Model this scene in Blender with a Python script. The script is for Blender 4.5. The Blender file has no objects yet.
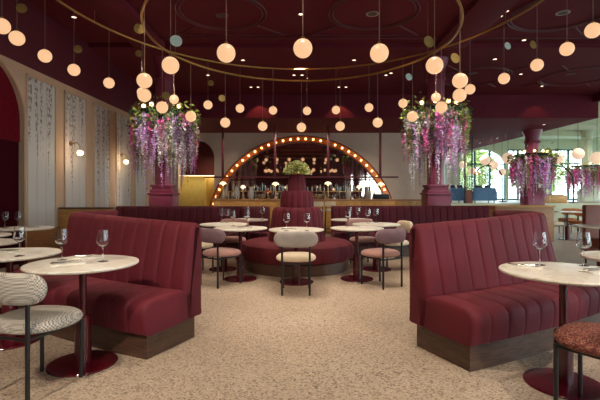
import bpy, bmesh, math, random
from math import sin, cos, pi, radians, sqrt
from mathutils import Vector, Matrix, noise
R = random.Random(7)
S = bpy.context.scene
COL = S.collection
H = 1.27; F = 430.0; CX = 300.0; CY = 192.0
def P(px, py, z=0.0):
    Y = (H - z) * F / (py - CY)
    return Vector(((px - CX) / F * Y, Y, z))
def PY(px, py, Y):
    return Vector(((px - CX) / F * Y, Y, H - (py - CY) / F * Y))

# ---------------------------------------------------------------- materials
MATS = {}
def srgb(c):
    return tuple(((v / 255) / 12.92 if v / 255 <= .04045 else ((v / 255 + .055) / 1.055) ** 2.4) for v in c) + (1,)
def new_mat(name):
    m = bpy.data.materials.new(name); m.use_nodes = True
    nt = m.node_tree; b = nt.nodes['Principled BSDF']
    MATS[name] = m
    return m, nt, b
def mat(name, col, rough=.5, metal=0, var=.12, scale=8, bump=0, bscale=60, sheen=0, coat=0, spec=None, emit=None, estr=0, stretch=None):
    m, nt, b = new_mat(name)
    c = srgb(col)
    tc = nt.nodes.new('ShaderNodeTexCoord')
    n = nt.nodes.new('ShaderNodeTexNoise'); n.inputs['Scale'].default_value = scale; n.inputs['Detail'].default_value = 3
    src = tc.outputs['Object']
    if stretch:
        mp = nt.nodes.new('ShaderNodeMapping'); mp.inputs['Scale'].default_value = stretch
        nt.links.new(src, mp.inputs[0]); src = mp.outputs[0]
    nt.links.new(src, n.inputs['Vector'])
    r = nt.nodes.new('ShaderNodeValToRGB')
    r.color_ramp.elements[0].position = .3; r.color_ramp.elements[1].position = .7
    r.color_ramp.elements[0].color = tuple(v * (1 - var) for v in c[:3]) + (1,)
    r.color_ramp.elements[1].color = tuple(min(1, v * (1 + var)) for v in c[:3]) + (1,)
    nt.links.new(n.outputs['Fac'], r.inputs[0]); nt.links.new(r.outputs[0], b.inputs['Base Color'])
    b.inputs['Roughness'].default_value = rough; b.inputs['Metallic'].default_value = metal
    if spec is not None: b.inputs['Specular IOR Level'].default_value = spec
    if sheen:
        b.inputs['Sheen Weight'].default_value = sheen; b.inputs['Sheen Roughness'].default_value = .4
        b.inputs['Sheen Tint'].default_value = tuple(min(1, v * 3 + .15) for v in c[:3]) + (1,)
    if coat: b.inputs['Coat Weight'].default_value = coat; b.inputs['Coat Roughness'].default_value = .1
    if bump:
        n2 = nt.nodes.new('ShaderNodeTexNoise'); n2.inputs['Scale'].default_value = bscale
        nt.links.new(tc.outputs['Object'], n2.inputs['Vector'])
        bp = nt.nodes.new('ShaderNodeBump'); bp.inputs['Strength'].default_value = bump; bp.inputs['Distance'].default_value = .01
        nt.links.new(n2.outputs['Fac'], bp.inputs['Height']); nt.links.new(bp.outputs[0], b.inputs['Normal'])
    if emit:
        b.inputs['Emission Color'].default_value = srgb(emit); b.inputs['Emission Strength'].default_value = estr
    return m
velvet = mat('velvet', (98, 28, 40), .7, sheen=.08, spec=.3, var=.14, scale=3, bump=.15, bscale=300)
velvet2 = mat('velvet_dark', (86, 22, 36), .7, sheen=.06, spec=.3, var=.14, scale=3, bump=.15, bscale=300)
ceil_m = mat('ceiling_maroon', (102, 36, 48), .7, spec=.1, var=.05, scale=2)
dark_m = mat('dark_maroon', (92, 24, 38), .5, var=.08)
gloss_m = mat('maroon_lacquer', (84, 12, 26), .25, coat=.4, var=.06)
column_m = mat('column_plum', (122, 44, 66), .4, var=.08)
beige_m = mat('beige_plaster', (212, 178, 148), .8, var=.04, scale=3, bump=.05)
back_m = mat('warm_grey_plaster', (208, 182, 162), .8, var=.04, scale=3)
wood_m = mat('brown_wood', (168, 116, 74), .4, var=.25, scale=6, stretch=(1, 1, 12))
gold_m = mat('golden_wood', (196, 144, 78), .4, var=.22, scale=5, stretch=(1, 1, 9))
plinth_m = mat('dark_wood', (84, 59, 47), .4, var=.35, scale=8, stretch=(1, 1, 8))
brass_m = mat('brass', (188, 146, 84), .3, metal=1, var=.1)
discb_m = mat('brass_disc', (176, 146, 84), .35, metal=.3, var=.15)
discg_m = mat('mint_disc', (222, 240, 228), .3, metal=0, var=.08)
black_m = mat('black_metal', (26, 24, 26), .4, var=.1)
wire_m = mat('pale_cord', (150, 120, 105), .5, var=.05)
white_m = mat('white_cloth', (232, 226, 214), .8, var=.04, bump=.2, bscale=40)
steel_m = mat('steel', (190, 186, 180), .25, metal=1, var=.05)
pink_m = mat('pink_fabric', (166, 124, 116), .85, sheen=.4, bump=.2, bscale=200)
mauve_m = mat('mauve_fabric', (122, 96, 104), .85, sheen=.4, bump=.2, bscale=200)
cream_m = mat('cream_fabric', (214, 196, 170), .85, sheen=.3, bump=.2, bscale=200)
grey_m = mat('grey_fabric', (176, 168, 160), .85, sheen=.3, bump=.2, bscale=200)
yellow_m = mat('yellow_wall', (246, 216, 124), .7, var=.06)
blue_m = mat('blue_fabric', (110, 152, 190), .8, sheen=.3, bump=.2, bscale=120)
rust_m = mat('rust_leather', (150, 84, 66), .5, var=.1)
orange_m = mat('orange_wood', (196, 120, 66), .5, var=.15)
green_m = mat('sage_paint', (206, 210, 180), .8, spec=.1, var=.04, scale=2)
greendk_m = mat('window_green', (60, 104, 92), .5, var=.06)
stone_m = mat('outside_paving', (170, 170, 160), .8, var=.1)
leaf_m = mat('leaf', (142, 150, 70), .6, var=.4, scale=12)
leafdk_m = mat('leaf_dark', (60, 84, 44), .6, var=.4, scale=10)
vine_m = mat('vine_brown', (96, 76, 60), .7, var=.3, scale=10)
bark_m = mat('bark', (92, 70, 52), .8, var=.3, scale=12)
magenta_m = mat('magenta_petals', (236, 96, 170), .6, var=.25, scale=16)
lilac_m = mat('lilac_petals', (206, 158, 214), .6, var=.25, scale=16)
whitep_m = mat('white_petals', (242, 234, 232), .6, var=.12, scale=16)
rosep_m = mat('dusty_rose_petals', (176, 104, 124), .6, var=.25, scale=16)
creamp_m = mat('cream_petals', (240, 232, 170), .6, var=.2, scale=16)
shade_m = mat('lamp_shade', (240, 226, 200), .6, var=.03, emit=(255, 226, 180), estr=1.2)
shadeb_m = mat('copper_shade', (170, 90, 60), .35, metal=.6, var=.05)
lantern_m = mat('paper_lantern', (226, 196, 168), .8, var=.04, emit=(255, 216, 186), estr=.6)
bottle_m = mat('dark_bottle', (44, 52, 40), .1, var=.1, coat=.5)
bottleb_m = mat('amber_bottle', (96, 52, 30), .1, var=.1, coat=.5)
ceramic_m = mat('pale_ceramic', (160, 150, 142), .3, var=.06)
outw_m = mat('outside_wall', (190, 184, 172), .8, var=.1)

def emis(name, col, st, edge=None):
    m, nt, b = new_mat(name)
    b.inputs['Base Color'].default_value = srgb(col); b.inputs['Roughness'].default_value = .4
    n = nt.nodes.new('ShaderNodeTexNoise'); n.inputs['Scale'].default_value = 3
    tc = nt.nodes.new('ShaderNodeTexCoord'); nt.links.new(tc.outputs['Object'], n.inputs['Vector'])
    r = nt.nodes.new('ShaderNodeValToRGB')
    c = srgb(col)
    r.color_ramp.elements[0].color = tuple(v * .92 for v in c[:3]) + (1,); r.color_ramp.elements[1].color = c
    nt.links.new(n.outputs['Fac'], r.inputs[0]); nt.links.new(r.outputs[0], b.inputs['Emission Color'])
    b.inputs['Emission Strength'].default_value = st
    return m
globe_m = emis('opal_globe', (255, 200, 150), .92)
globe_m.node_tree.nodes['Principled BSDF'].inputs['Base Color'].default_value = (.1, .07, .05, 1)
bulb_m = emis('warm_bulb', (255, 196, 120), 7)
spotl_m = emis('downlight_glow', (255, 225, 195), 3)
sconce_m = emis('sconce_globe', (255, 214, 160), 4)
strip_m = emis('strip_light', (255, 240, 205), 2.2)

def glass():
    m, nt, b = new_mat('glass')
    b.inputs['Transmission Weight'].default_value = 1; b.inputs['Roughness'].default_value = .02; b.inputs['IOR'].default_value = 1.45
    b.inputs['Base Color'].default_value = (.97, .98, 1, 1)
    return m
glass_m = glass()
def winglass():
    m = bpy.data.materials.new('window_glass'); m.use_nodes = True; nt = m.node_tree
    nt.nodes.clear()
    o = nt.nodes.new('ShaderNodeOutputMaterial'); t = nt.nodes.new('ShaderNodeBsdfTransparent'); g = nt.nodes.new('ShaderNodeBsdfGlossy')
    t.inputs[0].default_value = (.95, .98, .97, 1); g.inputs['Roughness'].default_value = .03
    mx = nt.nodes.new('ShaderNodeMixShader'); mx.inputs[0].default_value = .06
    nt.links.new(t.outputs[0], mx.inputs[1]); nt.links.new(g.outputs[0], mx.inputs[2]); nt.links.new(mx.outputs[0], o.inputs[0])
    return m
winglass_m = winglass()
def mirror():
    m, nt, b = new_mat('bar_mirror')
    b.inputs['Metallic'].default_value = 1; b.inputs['Roughness'].default_value = .03; b.inputs['Base Color'].default_value = (.75, .66, .6, 1)
    return m
mirror_m = mirror()

def ramp(nt, src, stops, interp='CONSTANT'):
    r = nt.nodes.new('ShaderNodeValToRGB'); cr = r.color_ramp; cr.interpolation = interp
    while len(cr.elements) < len(stops): cr.elements.new(.5)
    for e, (p, c) in zip(cr.elements, stops): e.position = p; e.color = c
    nt.links.new(src, r.inputs[0]); return r
def terrazzo():
    m, nt, b = new_mat('terrazzo')
    tc = nt.nodes.new('ShaderNodeTexCoord')
    v = nt.nodes.new('ShaderNodeTexVoronoi'); v.inputs['Scale'].default_value = 88
    nt.links.new(tc.outputs['Object'], v.inputs['Vector'])
    sep = nt.nodes.new('ShaderNodeSeparateColor'); nt.links.new(v.outputs['Color'], sep.inputs[0])
    r = ramp(nt, sep.outputs[0], [(0, srgb((62, 46, 38))), (.09, srgb((126, 102, 82))), (.18, srgb((178, 160, 140))), (.55, srgb((192, 174, 154))), (.86, srgb((208, 194, 176))), (.95, srgb((150, 122, 100)))])
    v2 = nt.nodes.new('ShaderNodeTexVoronoi'); v2.inputs['Scale'].default_value = 140
    nt.links.new(tc.outputs['Object'], v2.inputs['Vector'])
    sep2 = nt.nodes.new('ShaderNodeSeparateColor'); nt.links.new(v2.outputs['Color'], sep2.inputs[0])
    r2 = ramp(nt, sep2.outputs[1], [(0, srgb((116, 92, 78))), (.12, srgb((182, 164, 144))), (.7, srgb((198, 182, 162)))])
    mx = nt.nodes.new('ShaderNodeMix'); mx.data_type = 'RGBA'; mx.inputs[0].default_value = .35
    nt.links.new(r.outputs[0], mx.inputs[6]); nt.links.new(r2.outputs[0], mx.inputs[7])
    n = nt.nodes.new('ShaderNodeTexNoise'); n.inputs['Scale'].default_value = .9; nt.links.new(tc.outputs['Object'], n.inputs['Vector'])
    r3 = ramp(nt, n.outputs['Fac'], [(.3, (.86, .84, .82, 1)), (.7, (1, 1, 1, 1))], 'LINEAR')
    m2 = nt.nodes.new('ShaderNodeMix'); m2.data_type = 'RGBA'; m2.blend_type = 'MULTIPLY'; m2.inputs[0].default_value = 1
    nt.links.new(mx.outputs[2], m2.inputs[6]); nt.links.new(r3.outputs[0], m2.inputs[7])
    nt.links.new(m2.outputs[2], b.inputs['Base Color'])
    b.inputs['Roughness'].default_value = .42
    return m
terrazzo_m = terrazzo()
def marble():
    m, nt, b = new_mat('marble')
    tc = nt.nodes.new('ShaderNodeTexCoord')
    n = nt.nodes.new('ShaderNodeTexNoise'); n.inputs['Scale'].default_value = 4; n.inputs['Detail'].default_value = 6; n.inputs['Distortion'].default_value = 1.5
    nt.links.new(tc.outputs['Object'], n.inputs['Vector'])
    r = ramp(nt, n.outputs['Fac'], [(.35, srgb((238, 230, 216))), (.48, srgb((226, 216, 200))), (.52, srgb((240, 234, 222))), (.7, srgb((244, 240, 230)))], 'LINEAR')
    nt.links.new(r.outputs[0], b.inputs['Base Color']); b.inputs['Roughness'].default_value = .28
    return m
marble_m = marble()
def houndstooth():
    m, nt, b = new_mat('houndstooth')
    tc = nt.nodes.new('ShaderNodeTexCoord'); mp = nt.nodes.new('ShaderNodeMapping'); mp.inputs['Rotation'].default_value = (.1, .1, .5)
    nt.links.new(tc.outputs['Object'], mp.inputs[0])
    c = nt.nodes.new('ShaderNodeTexChecker'); c.inputs['Scale'].default_value = 95
    c.inputs[1].default_value = srgb((206, 198, 184)); c.inputs[2].default_value = srgb((74, 72, 80))
    nt.links.new(mp.outputs[0], c.inputs[0])
    mx = nt.nodes.new('ShaderNodeMix'); mx.data_type = 'RGBA'; mx.inputs[0].default_value = .3; mx.inputs[7].default_value = srgb((196, 188, 174))
    nt.links.new(c.outputs[0], mx.inputs[6]); nt.links.new(mx.outputs[2], b.inputs['Base Color'])
    b.inputs['Roughness'].default_value = .85
    return m
hound_m = houndstooth()
def leopard():
    m, nt, b = new_mat('speckled_brown_fabric')
    tc = nt.nodes.new('ShaderNodeTexCoord')
    v = nt.nodes.new('ShaderNodeTexVoronoi'); v.inputs['Scale'].default_value = 130; nt.links.new(tc.outputs['Object'], v.inputs['Vector'])
    sep = nt.nodes.new('ShaderNodeSeparateColor'); nt.links.new(v.outputs['Color'], sep.inputs[0])
    r = ramp(nt, sep.outputs[0], [(0, srgb((96, 44, 40))), (.5, srgb((130, 70, 58))), (.8, srgb((160, 112, 92)))])
    nt.links.new(r.outputs[0], b.inputs['Base Color']); b.inputs['Roughness'].default_value = .8
    return m
leopard_m = leopard()
def mural():
    m, nt, b = new_mat('wisteria_mural')
    g = nt.nodes.new('ShaderNodeNewGeometry'); sx = nt.nodes.new('ShaderNodeSeparateXYZ'); nt.links.new(g.outputs['Position'], sx.inputs[0])
    # columns of hanging blossoms: coarse noise by y decides how far they hang, fine noise breaks them into petals
    def noise1(vec_scale, detail):
        mp = nt.nodes.new('ShaderNodeMapping'); mp.inputs['Scale'].default_value = vec_scale; nt.links.new(g.outputs['Position'], mp.inputs[0])
        n = nt.nodes.new('ShaderNodeTexNoise'); n.inputs['Scale'].default_value = 1; n.inputs['Detail'].default_value = detail
        nt.links.new(mp.outputs[0], n.inputs['Vector']); return n.outputs['Fac']
    def math_(op, a, bb, clamp=False):
        x = nt.nodes.new('ShaderNodeMath'); x.operation = op; x.use_clamp = clamp
        for i, v in enumerate((a, bb)):
            if hasattr(v, 'node'): nt.links.new(v, x.inputs[i])
            else: x.inputs[i].default_value = v
        return x.outputs[0]
    coarse = noise1((0, 6.5, .3), 2); fine = noise1((0, 19, 14), 4)
    hang = math_('MULTIPLY', math_('SUBTRACT', coarse, .44), 11)         # how many metres this column hangs
    depth = math_('SUBTRACT', 3.4, sx.outputs['Z'])
    inside = math_('MULTIPLY', math_('SUBTRACT', hang, depth), 3.0, True)
    dots = math_('MULTIPLY', math_('SUBTRACT', fine, .47), 9, True)
    mask = math_('MULTIPLY', math_('MULTIPLY', inside, dots), .8)
    mx = nt.nodes.new('ShaderNodeMix'); mx.data_type = 'RGBA'
    nt.links.new(mask, mx.inputs[0]); mx.inputs[6].default_value = srgb((218, 210, 202))
    hue = noise1((0, 5, .8), 1)
    r = ramp(nt, hue, [(.4, srgb((98, 84, 86))), (.6, srgb((116, 84, 96)))], 'LINEAR'); nt.links.new(r.outputs[0], mx.inputs[7])
    nt.links.new(mx.outputs[2], b.inputs['Base Color']); b.inputs['Roughness'].default_value = .6
    return m
mural_m = mural()

# ---------------------------------------------------------------- mesh helpers
class MB:
    def __init__(s): s.bm = bmesh.new()
    def box(s, a, b, bevel=0, rot=0, piv=None):
        a = Vector(a); b = Vector(b); c = (a + b) / 2; d = b - a
        r = bmesh.ops.create_cube(s.bm, size=1); vs = r['verts']
        for v in vs: v.co = Vector((v.co.x * d.x, v.co.y * d.y, v.co.z * d.z)) + c
        if bevel:
            es = list({e for v in vs for e in v.link_edges})
            q = bmesh.ops.bevel(s.bm, geom=es, offset=bevel, segments=2, affect='EDGES', profile=.5)
            vs = list({v for f in q['faces'] for v in f.verts} | {v for v in vs if v.is_valid})
        if rot:
            M = Matrix.Rotation(rot, 3, 'Z'); p = Vector(piv) if piv else c
            for v in vs: v.co = M @ (v.co - p) + p
        return s
    def tube(s, pts, r, n=8, close=False, cap=True):
        pts = [Vector(p) for p in pts]; rings = []; N = len(pts)
        rr = r if isinstance(r, (list, tuple)) else [r] * N
        up = None
        for i, p in enumerate(pts):
            if close: t = pts[(i + 1) % N] - pts[i - 1]
            else: t = pts[min(i + 1, N - 1)] - pts[max(i - 1, 0)]
            t.normalize()
            if up is None:
                up = Vector((0, 0, 1)) if abs(t.z) < .9 else Vector((1, 0, 0))
            a = t.cross(up).normalized(); b = a.cross(t).normalized(); up = b
            rings.append([s.bm.verts.new(p + (a * cos(2 * pi * k / n) + b * sin(2 * pi * k / n)) * rr[i]) for k in range(n)])
        for i in range(N if close else N - 1):
            A, B = rings[i], rings[(i + 1) % N]
            for k in range(n): s.bm.faces.new((A[k], A[(k + 1) % n], B[(k + 1) % n], B[k]))
        if cap and not close:
            s.bm.faces.new(rings[0]); s.bm.faces.new(rings[-1])
        return s
    def lathe(s, prof, c=(0, 0, 0), n=32, rfun=None, ang=(0, 2 * pi)):
        c = Vector(c); rings = []
        full = abs(ang[1] - ang[0] - 2 * pi) < 1e-6
        m = n if full else n + 1
        for (r, z) in prof:
            ring = []
            if r < 1e-6: v = s.bm.verts.new(c + Vector((0, 0, z))); ring = [v] * m
            else:
                for k in range(m):
                    a = ang[0] + (ang[1] - ang[0]) * k / n
                    q = r + (rfun(a, r, z) if rfun else 0)
                    ring.append(s.bm.verts.new(c + Vector((q * cos(a), q * sin(a), z))))
            rings.append(ring)
        for A, B in zip(rings, rings[1:]):
            for k in range(n):
                k2 = (k + 1) % m
                f = []
                for v in (A[k], A[k2], B[k2], B[k]):
                    if v not in f: f.append(v)
                if len(f) > 2: s.bm.faces.new(f)
        return s
    def ball(s, c, r, n=16, sc=(1, 1, 1)):
        q = bmesh.ops.create_uvsphere(s.bm, u_segments=n, v_segments=max(6, n * 3 // 4), radius=r)
        for v in q['verts']: v.co = Vector((v.co.x * sc[0], v.co.y * sc[1], v.co.z * sc[2])) + Vector(c)
        return s
    def disc(s, c, r, th, nrm=(0, 0, 1), n=24):
        q = bmesh.ops.create_cone(s.bm, cap_ends=True, segments=n, radius1=r, radius2=r, depth=th)
        M = Vector(nrm).normalized().to_track_quat('Z', 'Y').to_matrix()
        for v in q['verts']: v.co = M @ v.co + Vector(c)
        return s
    def grid(s, rows, closeu=False, closev=False):
        V = [[s.bm.verts.new(p) for p in row] for row in rows]
        n = len(V); m = len(V[0])
        for i in range(n if closeu else n - 1):
            for j in range(m if closev else m - 1):
                s.bm.faces.new((V[i][j], V[(i + 1) % n][j], V[(i + 1) % n][(j + 1) % m], V[i][(j + 1) % m]))
        return V
    def leaf(s, p, d, l, w):
        d = Vector(d).normalized(); q = d.cross(Vector((R.uniform(-1, 1), R.uniform(-1, 1), R.uniform(-1, 1)))).normalized()
        u = q.cross(d)
        a = s.bm.verts.new(p); b = s.bm.verts.new(p + d * l * .5 + q * w + u * w * .3)
        c = s.bm.verts.new(p + d * l); e = s.bm.verts.new(p + d * l * .5 - q * w + u * w * .3)
        s.bm.faces.new((a, b, c)); s.bm.faces.new((a, c, e))
    def mesh(s, name, m, smooth=True, ang=38):
        bmesh.ops.recalc_face_normals(s.bm, faces=s.bm.faces)
        if smooth:
            for f in s.bm.faces: f.smooth = True
            for e in s.bm.edges:
                if len(e.link_faces) == 2 and e.calc_face_angle(0) > radians(ang): e.smooth = False
        me = bpy.data.meshes.new(name); s.bm.to_mesh(me); s.bm.free(); me.materials.append(m)
        return me
    def build(s, name, m, parent=None, **k):
        o = bpy.data.objects.new(name, s.mesh(name, m, **k)); COL.objects.link(o)
        if parent: o.parent = parent
        return o
def tag(o, label, cat, group=None, kind=None):
    o['label'] = label; o['category'] = cat
    if group: o['group'] = group
    if kind: o['kind'] = kind
    return o
def empty(name, loc=(0, 0, 0), rz=0, label=None, cat=None, group=None):
    o = bpy.data.objects.new(name, None); COL.objects.link(o); o.location = loc; o.rotation_euler = (0, 0, rz); o.empty_display_size = .1
    if label: tag(o, label, cat, group)
    return o
def struct(o): o['kind'] = 'structure'; return o
def copy_tree(o, parent=None):
    c = o.copy(); COL.objects.link(c)
    if parent: c.parent = parent
    for ch in list(o.children): copy_tree(ch, c)
    return c
def place(proto, used, loc, rz, label, cat=None, group=None, scale=None):
    o = proto if not used else copy_tree(proto)
    o.location = loc; o.rotation_euler = (0, 0, rz); o['label'] = label
    if cat: o['category'] = cat
    if group: o['group'] = group
    if scale: o.scale = (scale,) * 3
    return o

# ---------------------------------------------------------------- setting
XL, XR, YB, YF = -4.9, 19.0, -4.0, 28.0
YC, YD, YW = 9.9, 14.7, 18.4        # step in the ceiling, face of the bulkhead, bar wall
ZC, ZC2, ZS = 4.7, 4.6, 3.8
XS = 10.2; XE = 6.0
struct(MB().box((-8, YB, -.1), (XR, YF, 0)).build('floor', terrazzo_m))
def slab(name, x0, x1, y0, y1, z, m, t=.1): return struct(MB().box((x0, y0, z), (x1, y1, z + t)).build(name, m))
slab('ceiling', -8, XS, YB, YC, ZC, ceil_m, .12)
slab('ceiling', -8, XS, YC, YD, ZC2, ceil_m, .22)
struct(MB().box((-8, YD, ZS), (XS, YF, ZC + .12)).build('ceiling', ceil_m))
slab('ceiling', XS, XR, YB, YF, ZC, green_m, .12)
# longitudinal beams over the columns
for x in (-3.45, 3.45):
    struct(MB().box((x - .35, YB, ZC - .12), (x + .35, YC, ZC), .01).build('trim_1', ceil_m))
struct(MB().box((XS - .2, YB, ZC - .35), (XS, YD, ZC)).build('trim_2', ceil_m))
for y in (20, 24): struct(MB().box((XS + .05, y, ZC - .3), (XR, y + .4, ZC)).build('trim_3', green_m))
# round ceiling mouldings with the connecting lines
def moulding(cx, cy, r, z, spokes):
    mb = MB()
    for rr in (r, r - .07):
        mb.tube([(cx + rr * cos(a * pi / 32), cy + rr * sin(a * pi / 32), z) for a in range(64)], .018, 6, close=True)
    for (ang, l) in spokes:
        a = radians(ang); p = Vector((cx + r * cos(a), cy + r * sin(a), z)); q = p + Vector((cos(a), sin(a), 0)) * l
        mb.tube([p, q], .018, 6)
        if abs(q.x) < 3: mb.tube([q, (0, q.y, z)], .018, 6)
    return struct(mb.build('trim_4', dark_m))
for cx in (-1.5, 1.4):
    moulding(cx, 8.2, .85, ZC - .012, [(45, .8), (135, .8), (225, .8), (315, .8)])
    moulding(cx, 4.6, .85, ZC - .012, [(45, .8), (135, .8), (225, .8), (315, .8)])
for cx in (5.0, 8.0):
    moulding(cx, 8.2, .95, ZC - .012, [(45, .6), (135, .6), (225, .6), (315, .6)])
    moulding(cx, 12.4, 1.0, ZC2 - .012, [(45, .6), (135, .6), (225, .6), (315, .6)])
mb = MB()
for y in (9.55, 6.4): mb.tube([(-3.1, y, ZC - .012), (3.1, y, ZC - .012)], .018, 6); mb.tube([(3.85, y, ZC - .012), (XS - .2, y, ZC - .012)], .018, 6)
struct(mb.build('trim_5', dark_m))

def wall(name, p0, p1, z0, z1, th, m, ops=(), seg=20):
    """vertical wall from p0 to p1 with openings (u centre, half width, sill, spring, round?)"""
    p0 = Vector((*p0, 0)); p1 = Vector((*p1, 0)); L = (p1 - p0).length; d = (p1 - p0) / L; nrm = Vector((-d.y, d.x, 0)) * th
    us = {0, L}
    for (c, hw, sill, spr, rnd) in ops:
        for k in range(seg + 1): us.add(round(c - hw * cos(pi * k / seg), 5))
    us = sorted(u for u in us if 0 <= u <= L)
    mb = MB(); bm = mb.bm
    def prism(u0, u1, a0, a1, b0, b1):
        vs = [p0 + d * u0 + Vector((0, 0, a0)), p0 + d * u1 + Vector((0, 0, a1)), p0 + d * u1 + Vector((0, 0, b1)), p0 + d * u0 + Vector((0, 0, b0))]
        A = [bm.verts.new(v) for v in vs]; B = [bm.verts.new(v + nrm) for v in vs]
        bm.faces.new(A); bm.faces.new(B[::-1])
        for i, j in ((0, 1), (2, 3)): bm.faces.new((A[i], A[j], B[j], B[i]))
        for i, j in ((1, 2), (3, 0)): bm.faces.new((A[i], A[j], B[j], B[i]))
    for u0, u1 in zip(us, us[1:]):
        um = (u0 + u1) / 2; o = None
        for q in ops:
            if abs(um - q[0]) < q[1]: o = q
        if not o: prism(u0, u1, z0, z0, z1, z1); continue
        c, hw, sill, spr, rnd = o
        def top(u): return spr + (sqrt(max(0, hw * hw - (u - c) ** 2)) * rnd)
        prism(u0, u1, top(u0), top(u1), z1, z1)
        if sill > z0: prism(u0, u1, z0, z0, sill, sill)
    bmesh.ops.remove_doubles(bm, verts=bm.verts, dist=1e-5)
    return struct(mb.build(name, m, smooth=False))
ZL = 3.52
# left wall: plaster with an arched niche, dark frieze above, wooden dado below
wall('wall_left', (XL, YB), (XL, 14.5), .57, ZL, .2, beige_m, [(6.6 - YB, 1.0, 0, 2.49, 1), (3.6 - YB, 1.0, 0, 2.49, 1)])
struct(MB().box((XL - .25, YB, ZL), (XL + .02, 14.5, ZC)).build('wall_left', dark_m))
for (a, b) in ((YB, 2.6), (4.6, 5.6), (7.6, 14.5)):
    struct(MB().box((XL - .2, a, 0), (XL + .03, b, .57)).build('wall_left', wood_m))
struct(MB().box((XL - .12, 5.5, 2.15), (XL - .05, 7.7, 3.51)).build('wall_left', mat('crimson_paint', (104, 12, 26), .8, spec=.1)))
struct(MB().box((XL - .13, 5.5, 0), (XL - .07, 7.7, 2.15)).build('door_1', mat('dark_curtain_wood', (60, 8, 18), .8, spec=.05)))
struct(MB().box((XL - .13, 2.5, 0), (XL - .07, 4.7, 3.51)).build('door_2', MATS['dark_curtain_wood']))
struct(MB().box((-8, 14.4, 0), (XL - .2, 14.5, ZC)).build('wall_left', dark_m))
struct(MB().box((-8, YB, 0), (-7.9, YF, ZC)).build('wall_left', dark_m))
wall('wall_front', (-8, YB), (XR, YB), 0, ZC, -.25, dark_m, [(8 + x, 1.8, .3, 4.0, 0) for x in (6.6, 11, 15.4)])
# bar wall
wall('wall_back', (XE, YW), (-8, YW), 0, ZS, -.2, back_m, [(XE + 4.44, .77, 0, 2.72, 1)])
struct(MB().box((XE - .1, YW + .2, 0), (XE, YF, ZS)).build('wall_back', dark_m))
# mural panels in the left wall
for i, (a, b) in enumerate(((7.71, 8.57), (8.95, 9.8), (10.2, 11.02), (11.45, 12.4), (12.75, 13.6))):
    struct(MB().box((XL, a, .57), (XL + .012, b, 3.36)).build('trim_6', mural_m))
    mb = MB()
    for (p, q) in (((XL, a - .03, .57), (XL + .03, a, 3.39)), ((XL, b, .57), (XL + .03, b + .03, 3.39)), ((XL, a - .03, 3.36), (XL + .03, b + .03, 3.39))): mb.box(p, q)
    struct(mb.build('trim_7', beige_m))
    mb = MB()
    for f in (.33, .66): mb.box((XL + .01, a + (b - a) * f - .003, .58), (XL + .014, a + (b - a) * f + .003, 3.36))
    struct(mb.build('trim_8', grey_m))
mb = MB(); mb.tube([(XL + .02, 6.6 - 1.03 * cos(pi * k / 24), 2.49 + 1.03 * sin(pi * k / 24)) for k in range(25)] + [(XL + .02, 7.63, .0)], .03, 6)
struct(mb.build('trim_9', beige_m))
# room behind the little arch at the back left
struct(MB().box((-5.9, YW + 3.4, 0), (-3.0, YW + 3.5, ZS)).build('wall_back', dark_m))
struct(MB().box((-3.0, YW + .2, 0), (-2.9, YW + 3.5, ZS)).build('wall_back', dark_m))
struct(MB().box((-6.0, YW + .2, 0), (-5.9, YW + 3.5, ZS)).build('wall_back', dark_m))
c = empty('kitchen_cabinet', (0, 0, 0), 0, 'tall yellow cupboard block inside the small arch left of the bar', 'cabinet')
MB().box((-5.6, YW + .7, .0), (-4.2, YW + 1.4, 1.98), .01).build('body', yellow_m, c)
MB().box((-4.18, YW + .95, .0), (-3.2, YW + 1.4, 1.98), .01).build('side_panel', yellow_m, c)
MB().box((-4.15, YW + .93, .1), (-3.86, YW + .955, 1.9), .005).build('door', yellow_m, c)
MB().box((-3.84, YW + .93, .1), (-3.3, YW + .955, 1.9), .005).build('door', yellow_m, c)
MB().box((-5.6, YW + .68, 1.985), (-3.3, YW + 1.0, 2.005)).build('light_strip', strip_m, c)
# right hand room: windows
wall('wall_right', (XR, YF), (XR, YB), 0, ZC, -.25, green_m, [(YF - y, 1.6, .75, 3.9, 0) for y in (25.4, 21.4, 17.4, 13.4, 9.4, 5.4, 1.4, -2)])
wall('wall_far', (XR, YF), (XE, YF), 0, ZC, -.25, green_m, [(XR - 16.95, 1.75, .75, 4.05, 0), (XR - 14.25, .7, .75, 4.05, 0), (XR - 11.9, 1.5, .75, 2.9, .75), (XR - 8.2, 1.35, .75, 2.9, .75)])
def window(n, c, hw, z0, z1, axis, at, arch=False, deg=3, back=False):
    l = bpy.data.lights.new('portal', 'AREA'); l.shape = 'RECTANGLE'; l.size = hw * 2; l.size_y = z1 - z0; l.cycles.is_portal = True
    lo = bpy.data.objects.new('portal', l); COL.objects.link(lo); zc = (z0 + z1) / 2
    if axis == 'x': lo.location = (c, at + (-.1 if back else .1), zc); lo.rotation_euler = (radians(90 if back else -90), 0, 0)
    else: lo.location = (at + .1, c, zc); lo.rotation_euler = (radians(90), 0, radians(90))
    w = struct(bpy.data.objects.new('window_%d' % n, None)); COL.objects.link(w)
    w.location = (c, at, 0) if axis == 'x' else (at, c, 0)
    w.rotation_euler = (0, 0, 0 if axis == 'x' else pi / 2)
    mb = MB()
    for k in range(deg + 1):
        x = -hw + 2 * hw * k / deg
        mb.box((x - .06, -.06, z0), (x + .06, .06, z1 if not arch or 0 < k < deg else z1 - .9))
    for z in (z0 + .05, z0 + (z1 - z0) * .72): mb.box((-hw, -.05, z - .05), (hw, .05, z + .05))
    if not arch: mb.box((-hw, -.05, z1 - .1), (hw, .05, z1))
    mb.build('window_frame', greendk_m, w)
    MB().box((-hw, -.008, z0), (hw, .008, z1)).build('pane', winglass_m, w)
    return w
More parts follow.
